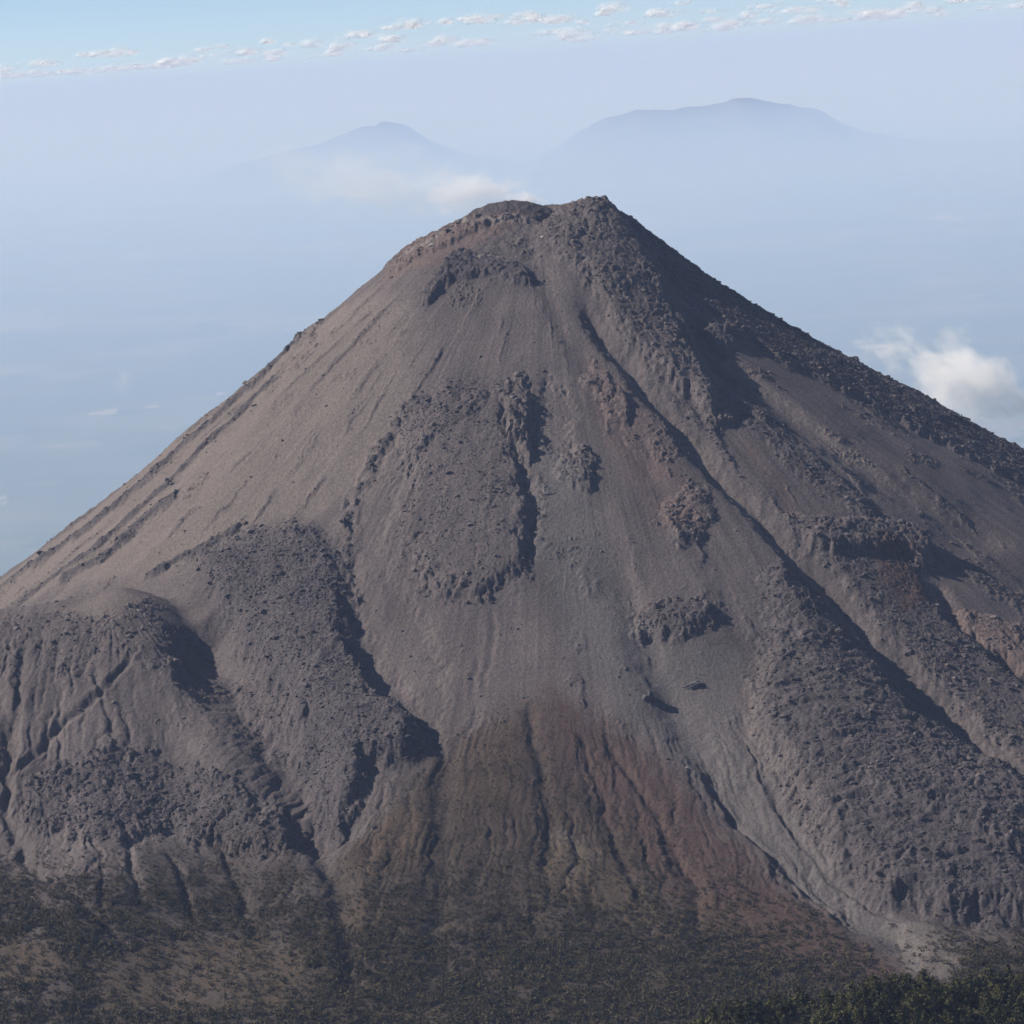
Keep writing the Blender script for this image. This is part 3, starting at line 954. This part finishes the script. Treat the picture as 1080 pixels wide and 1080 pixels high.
for u, v, w, dpt, lab in ((111, 431, 130, 260, 'bright cream patch of bare ground on the plain left of the cone'),
                          (160, 425, 60, 160, 'small pale patch on the plain close to the left slope'),
                          (233, 412, 50, 150, 'tiny pale patch on the plain touching the left skyline of the cone'),
                          (997, 229, 220, 800, 'long whitish patch on the far plain above the right slope'),
                          (922, 366, 150, 200, 'thin whitish strip on the plain below the cream cloud')):
    P = plain_hit(u, v)
    t = np.linspace(0, 2 * PI, 40, endpoint=False)
    rr = 1 + 0.25 * np.sin(3 * t + u) + 0.12 * np.sin(7 * t)
    top = np.stack([np.cos(t) * rr * w, np.sin(t) * rr * dpt, np.full(40, 4.0)], -1)
    bot = top * np.array([1.05, 1.05, 1]) - np.array([0, 0, 120.0])
    V_ = np.concatenate([top, bot])
    me = bpy.data.meshes.new('bare_field')
    me.from_pydata(V_.tolist(), [], [list(range(40))] + [[k_, 40 + k_, 40 + (k_ + 1) % 40, (k_ + 1) % 40] for k_ in range(40)])
    me.materials.append(M_PALE)
    o = bpy.data.objects.new('bare_field', me); link(o)
    o.location = (P[0], P[1], float(height(P[0], P[1])))
    tag(o, lab, 'field', kind='structure')

# ----------------------------------------------------------------- clouds, steam


def vol_mat(name, col, dens_, scale, lo, hi, aniso=0.2, stretch=(1, 1, 1), detail=6.0, rough_=0.6, shift=(0, 0, 0), power=1.0):
    """soft-edged cloud: density falls off from the middle of the object (object space) and is broken up by noise"""
    m, nt, out = new_mat(name)
    pv = N(nt, 'ShaderNodeVolumePrincipled')
    pv.inputs['Color'].default_value = (*col, 1); pv.inputs['Anisotropy'].default_value = aniso
    pv.inputs['Absorption Color'].default_value = (1, 1, 1, 1)
    tc = N(nt, 'ShaderNodeTexCoord')
    ln = N(nt, 'ShaderNodeVectorMath', operation='LENGTH'); nt.links.new(tc.outputs['Object'], ln.inputs[0])
    mp = N(nt, 'ShaderNodeMapping'); mp.inputs['Scale'].default_value = stretch; mp.inputs['Location'].default_value = shift
    nt.links.new(tc.outputs['Object'], mp.inputs['Vector'])
    nz = N(nt, 'ShaderNodeTexNoise', in_Scale=scale, in_Detail=detail, in_Roughness=rough_)
    nt.links.new(mp.outputs['Vector'], nz.inputs['Vector'])
    # f = noise - (lo + (hi-lo)*r^power)
    pw = N(nt, 'ShaderNodeMath', operation='POWER'); pw.inputs[1].default_value = power
    nt.links.new(ln.outputs['Value'], pw.inputs[0])
    th = N(nt, 'ShaderNodeMath', operation='MULTIPLY_ADD'); th.inputs[1].default_value = hi - lo; th.inputs[2].default_value = lo
    nt.links.new(pw.outputs[0], th.inputs[0])
    sb = N(nt, 'ShaderNodeMath', operation='SUBTRACT'); nt.links.new(nz.outputs['Fac'], sb.inputs[0]); nt.links.new(th.outputs[0], sb.inputs[1])
    mx = N(nt, 'ShaderNodeMath', operation='MAXIMUM'); mx.inputs[1].default_value = 0; nt.links.new(sb.outputs[0], mx.inputs[0])
    mu = N(nt, 'ShaderNodeMath', operation='MULTIPLY'); mu.inputs[1].default_value = dens_; nt.links.new(mx.outputs[0], mu.inputs[0])
    nt.links.new(mu.outputs[0], pv.inputs['Density'])
    nt.links.new(pv.outputs['Volume'], out.inputs['Volume'])
    return m


def vol_blob(name, mat, loc, dims, rot=(0, 0, 0), label='', cat='cloud', group=None):
    o = mesh_np(name, ICO2[0] * 1.08, ICO2[1], mat, False)
    o.location = loc; o.scale = dims; o.rotation_euler = rot
    tag(o, label, cat, group)
    return o


CL = 9000
m_c1 = vol_mat('cumulus', (1.0, 0.945, 0.84), 0.09, 2.6, 0.31, 0.72, 0.0, power=1.3, detail=9.0, rough_=0.64)
P = at(1020, 400, CL); vol_blob('cloud', m_c1, P, (290, 220, 175), (0, math.radians(32), 0), 'cream cumulus cloud beside the right slope of the volcano')
m_c2 = vol_mat('thin_cumulus', (1.0, 0.975, 0.94), 0.06, 2.2, 0.36, 0.72, 0.0, power=1.3, shift=(4, 2, 1))
P = at(935, 365, CL + 300); vol_blob('cloud', m_c2, P, (150, 130, 110), (0, math.radians(25), 0), 'thin wisp of cloud left of the cream cumulus cloud')
m_c3 = vol_mat('low_cumulus', (1.0, 0.96, 0.94), 0.05, 2.2, 0.36, 0.72, 0.0, power=1.3, shift=(1, 7, 1))
P = at(-4, 528, 12000); vol_blob('cloud', m_c3, P, (70, 80, 45), (0, 0, 0), 'small pinkish cloud at the left edge above the plain')

for u, v, yd, dims, tilt, dn, sc_, lo_, sh, lab in (
        (553, 211, 5560, (70, 45, 30), 10, 0.20, 2.2, 0.26, (2, 5, 1), 'dense white steam rising out of the crater beside the summit notch'),
        (490, 202, 5610, (185, 90, 70), 6, 0.095, 2.6, 0.25, (0, 0, 0), 'white steam drifting left off the crater rim'),
        (385, 190, 5760, (330, 140, 110), 8, 0.024, 2.4, 0.23, (3, 3, 0), 'thin veil of old steam spread in front of the left mountain')):
    m_s = vol_mat('steam', (1, 1, 1), dn, sc_, lo_, 0.74, 0.0, stretch=(1.7, 1.2, 1.2), power=1.0, detail=9.0, rough_=0.68, shift=sh)
    vol_blob('steam_plume', m_s, at(u, v, yd), dims, (0, math.radians(tilt), 0), lab, 'steam')
m_s3 = vol_mat('field_smoke', (0.98, 0.96, 0.95), 0.012, 2.0, 0.34, 0.72, 0.0, power=1.2)
P = plain_hit(142, 418); vol_blob('smoke_column', m_s3, (P[0] - 100, P[1], 230), (220, 160, 260), (0, math.radians(-15), 0), 'faint smoke rising from the plain beside the cream patch', 'smoke')

# the row of small cumulus far out along the horizon, above the haze
m_h, nt, out = new_mat('far_cumulus')
b = N(nt, 'ShaderNodeBsdfPrincipled', in_Roughness=1.0)
b.inputs['Base Color'].default_value = (0.99, 0.91, 0.84, 1); b.inputs['Specular IOR Level'].default_value = 0
b.inputs['Subsurface Weight'].default_value = 1.0; b.inputs['Subsurface Radius'].default_value = (1, 1, 1); b.inputs['Subsurface Scale'].default_value = 260
tc = N(nt, 'ShaderNodeNewGeometry'); nz = N(nt, 'ShaderNodeTexNoise', in_Scale=0.003, in_Detail=5.0)
nt.links.new(tc.outputs['Position'], nz.inputs['Vector'])
mr = N(nt, 'ShaderNodeMapRange'); mr.inputs['From Min'].default_value = 0.35; mr.inputs['From Max'].default_value = 0.68
mr.inputs['To Min'].default_value = 0.015; mr.inputs['To Max'].default_value = 0.12
nt.links.new(nz.outputs['Fac'], mr.inputs['Value']); nt.links.new(mr.outputs['Result'], b.inputs['Alpha'])
nt.links.new(b.outputs['BSDF'], out.inputs['Surface'])


def horizon_v(u):
    return 62 - (u - 540) * math.tan(ROLL)


def far_cloud(u, v, w, h_, Yd, label, group=None):
    P = at(u, v, Yd); px_ = Yd / FPX
    P[2] = max(P[2], 3430 + h_ * px_ * 0.62)
    V_ = []; F_ = []; o_ = 0
    for k_ in range(int(8 + w / 3)):
        c_ = np.array([rng.normal() * w * 0.27, rng.normal() * w * 0.3, abs(rng.normal()) * h_ * 0.18 - h_ * 0.2]) * px_
        s_ = rng.uniform(0.3, 0.75) * h_ * px_
        vv = ICO2[0] * (1 + 0.3 * fbm(ICO2[0][:, 0] * 2 + k_, ICO2[0][:, 1] * 2 + ICO2[0][:, 2] * 2, 2, k_ + int(u)))[:, None]
        V_.append(vv * s_ * np.array([1.5, 1.4, 0.7]) + c_); F_.append(ICO2[1] + o_); o_ += len(vv)
    V_ = np.concatenate(V_); V_[:, 2] = np.maximum(V_[:, 2], -0.38 * h_ * px_)
    o = mesh_np('cloud', V_, np.concatenate(F_), m_h, True); o.location = P
    tag(o, label, 'cloud', group)


for u, v, w, h_, lab in ((610, 41, 24, 14, 'cream cumulus puff above the gap between the two far mountains'),
                         (921, 26, 22, 15, 'bright cream cumulus puff at the right end of the horizon row'),
                         (946, 21, 13, 9, 'small cream puff just right of the bright cumulus puff'),
                         (725, 33, 22, 14, 'pale cumulus puff over the left shoulder of the right mountain')):
    far_cloud(u, v, w, h_, 92000, lab)
for k_u in range(120):
    u = -20 + 1120 * (k_u + 3 * rng.random()) / 120
    off = 13 + 34 * rng.random() ** 1.3 if u > 300 else 13 + 24 * rng.random() ** 1.3
    v = horizon_v(u) - off
    far_cloud(u, v, 10 + 32 * rng.random() ** 1.8, rng.uniform(5, 12), rng.uniform(80000, 125000), 'small faint cloud in the long row of clouds along the horizon', 'row of clouds along the horizon')

# ----------------------------------------------------------------- haze: closed boxes of even air
m, nt, out = new_mat('haze_air')
pv = N(nt, 'ShaderNodeVolumePrincipled')
pv.inputs['Color'].default_value = (0.48, 0.63, 1.0, 1); pv.inputs['Density'].default_value = 1.5e-5
pv.inputs['Anisotropy'].default_value = 0.0; pv.inputs['Absorption Color'].default_value = (0.38, 0.38, 1, 1)
nt.links.new(pv.outputs['Volume'], out.inputs['Volume'])
S = 275000
v8 = np.array([(sx, sy, sz) for sz in (-2.0, 3420.0) for sy in (-S, S) for sx in (-S, S)], float)
fq = np.array([(0, 2, 3, 1), (4, 5, 7, 6), (0, 1, 5, 4), (2, 6, 7, 3), (0, 4, 6, 2), (1, 3, 7, 5)])
tag(mesh_np('haze', v8, fq, m, False), 'blue haze filling the air over the plain', 'haze', kind='stuff')

# second, denser haze box added low over the plain, well behind the volcano
m, nt, out = new_mat('low_haze_air')
pv = N(nt, 'ShaderNodeVolumePrincipled')
pv.inputs['Color'].default_value = (0.36, 0.58, 1.0, 1); pv.inputs['Density'].default_value = 5.2e-5
pv.inputs['Absorption Color'].default_value = (0.72, 0.72, 1, 1)
nt.links.new(pv.outputs['Volume'], out.inputs['Volume'])
v8 = np.array([(sx, sy, sz) for sz in (-1.0, 1750.0) for sy in (9800.0, 262000.0) for sx in (-250000.0, 250000.0)], float)
tag(mesh_np('low_haze_layer', v8, fq, m, False), 'blue haze lying low over the plain behind the volcano', 'smoke', kind='stuff')

# ----------------------------------------------------------------- light
SUN_EL = math.radians(37); SUN_AZ = math.radians(7)          # from the left, a little behind the cone
sd = np.array([-math.cos(SUN_EL) * math.cos(SUN_AZ), math.cos(SUN_EL) * math.sin(SUN_AZ), math.sin(SUN_EL)])
ld = bpy.data.lights.new('sun', 'SUN'); ld.energy = 5.0; ld.angle = math.radians(0.5); ld.color = (1.0, 0.92, 0.83)
lo = bpy.data.objects.new('sun', ld); link(lo)
from mathutils import Vector, Matrix
lo.rotation_euler = Vector(sd.tolist()).to_track_quat('Z', 'Y').to_euler()
lo.location = (sd * 8000).tolist()
w = bpy.data.worlds.new('World'); scene.world = w; w.use_nodes = True
nt = w.node_tree; nt.nodes.clear()
out = nt.nodes.new('ShaderNodeOutputWorld'); bg = nt.nodes.new('ShaderNodeBackground'); sky = nt.nodes.new('ShaderNodeTexSky')
sky.sky_type = 'NISHITA'; sky.sun_disc = False; sky.sun_elevation = SUN_EL
sky.sun_rotation = math.atan2(sd[0], sd[1]); sky.altitude = 3000; sky.air_density = 0.55; sky.dust_density = 0.9; sky.ozone_density = 1.3
bg.inputs['Strength'].default_value = 0.080
nt.links.new(sky.outputs['Color'], bg.inputs['Color']); nt.links.new(bg.outputs['Background'], out.inputs['Surface'])

# ----------------------------------------------------------------- camera
cd = bpy.data.cameras.new('camera'); cam = bpy.data.objects.new('camera', cd); link(cam)
cd.sensor_fit = 'HORIZONTAL'; cd.angle = FOV; cd.clip_start = 1.0; cd.clip_end = 2e6
cam.matrix_world = Matrix(((CX[0], CY[0], -FW[0], EYE[0]), (CX[1], CY[1], -FW[1], EYE[1]), (CX[2], CY[2], -FW[2], EYE[2]), (0, 0, 0, 1)))
scene.camera = cam

scene.view_settings.view_transform = 'Standard'; scene.view_settings.look = 'None'
scene.view_settings.exposure = 0.58; scene.view_settings.gamma = 1; scene.view_settings.use_curve_mapping = False
cy = scene.cycles
cy.volume_bounces = 6; cy.max_bounces = 8; cy.transparent_max_bounces = 48
cy.volume_step_rate = 1.0; cy.volume_max_steps = 256
cy.use_denoising = True
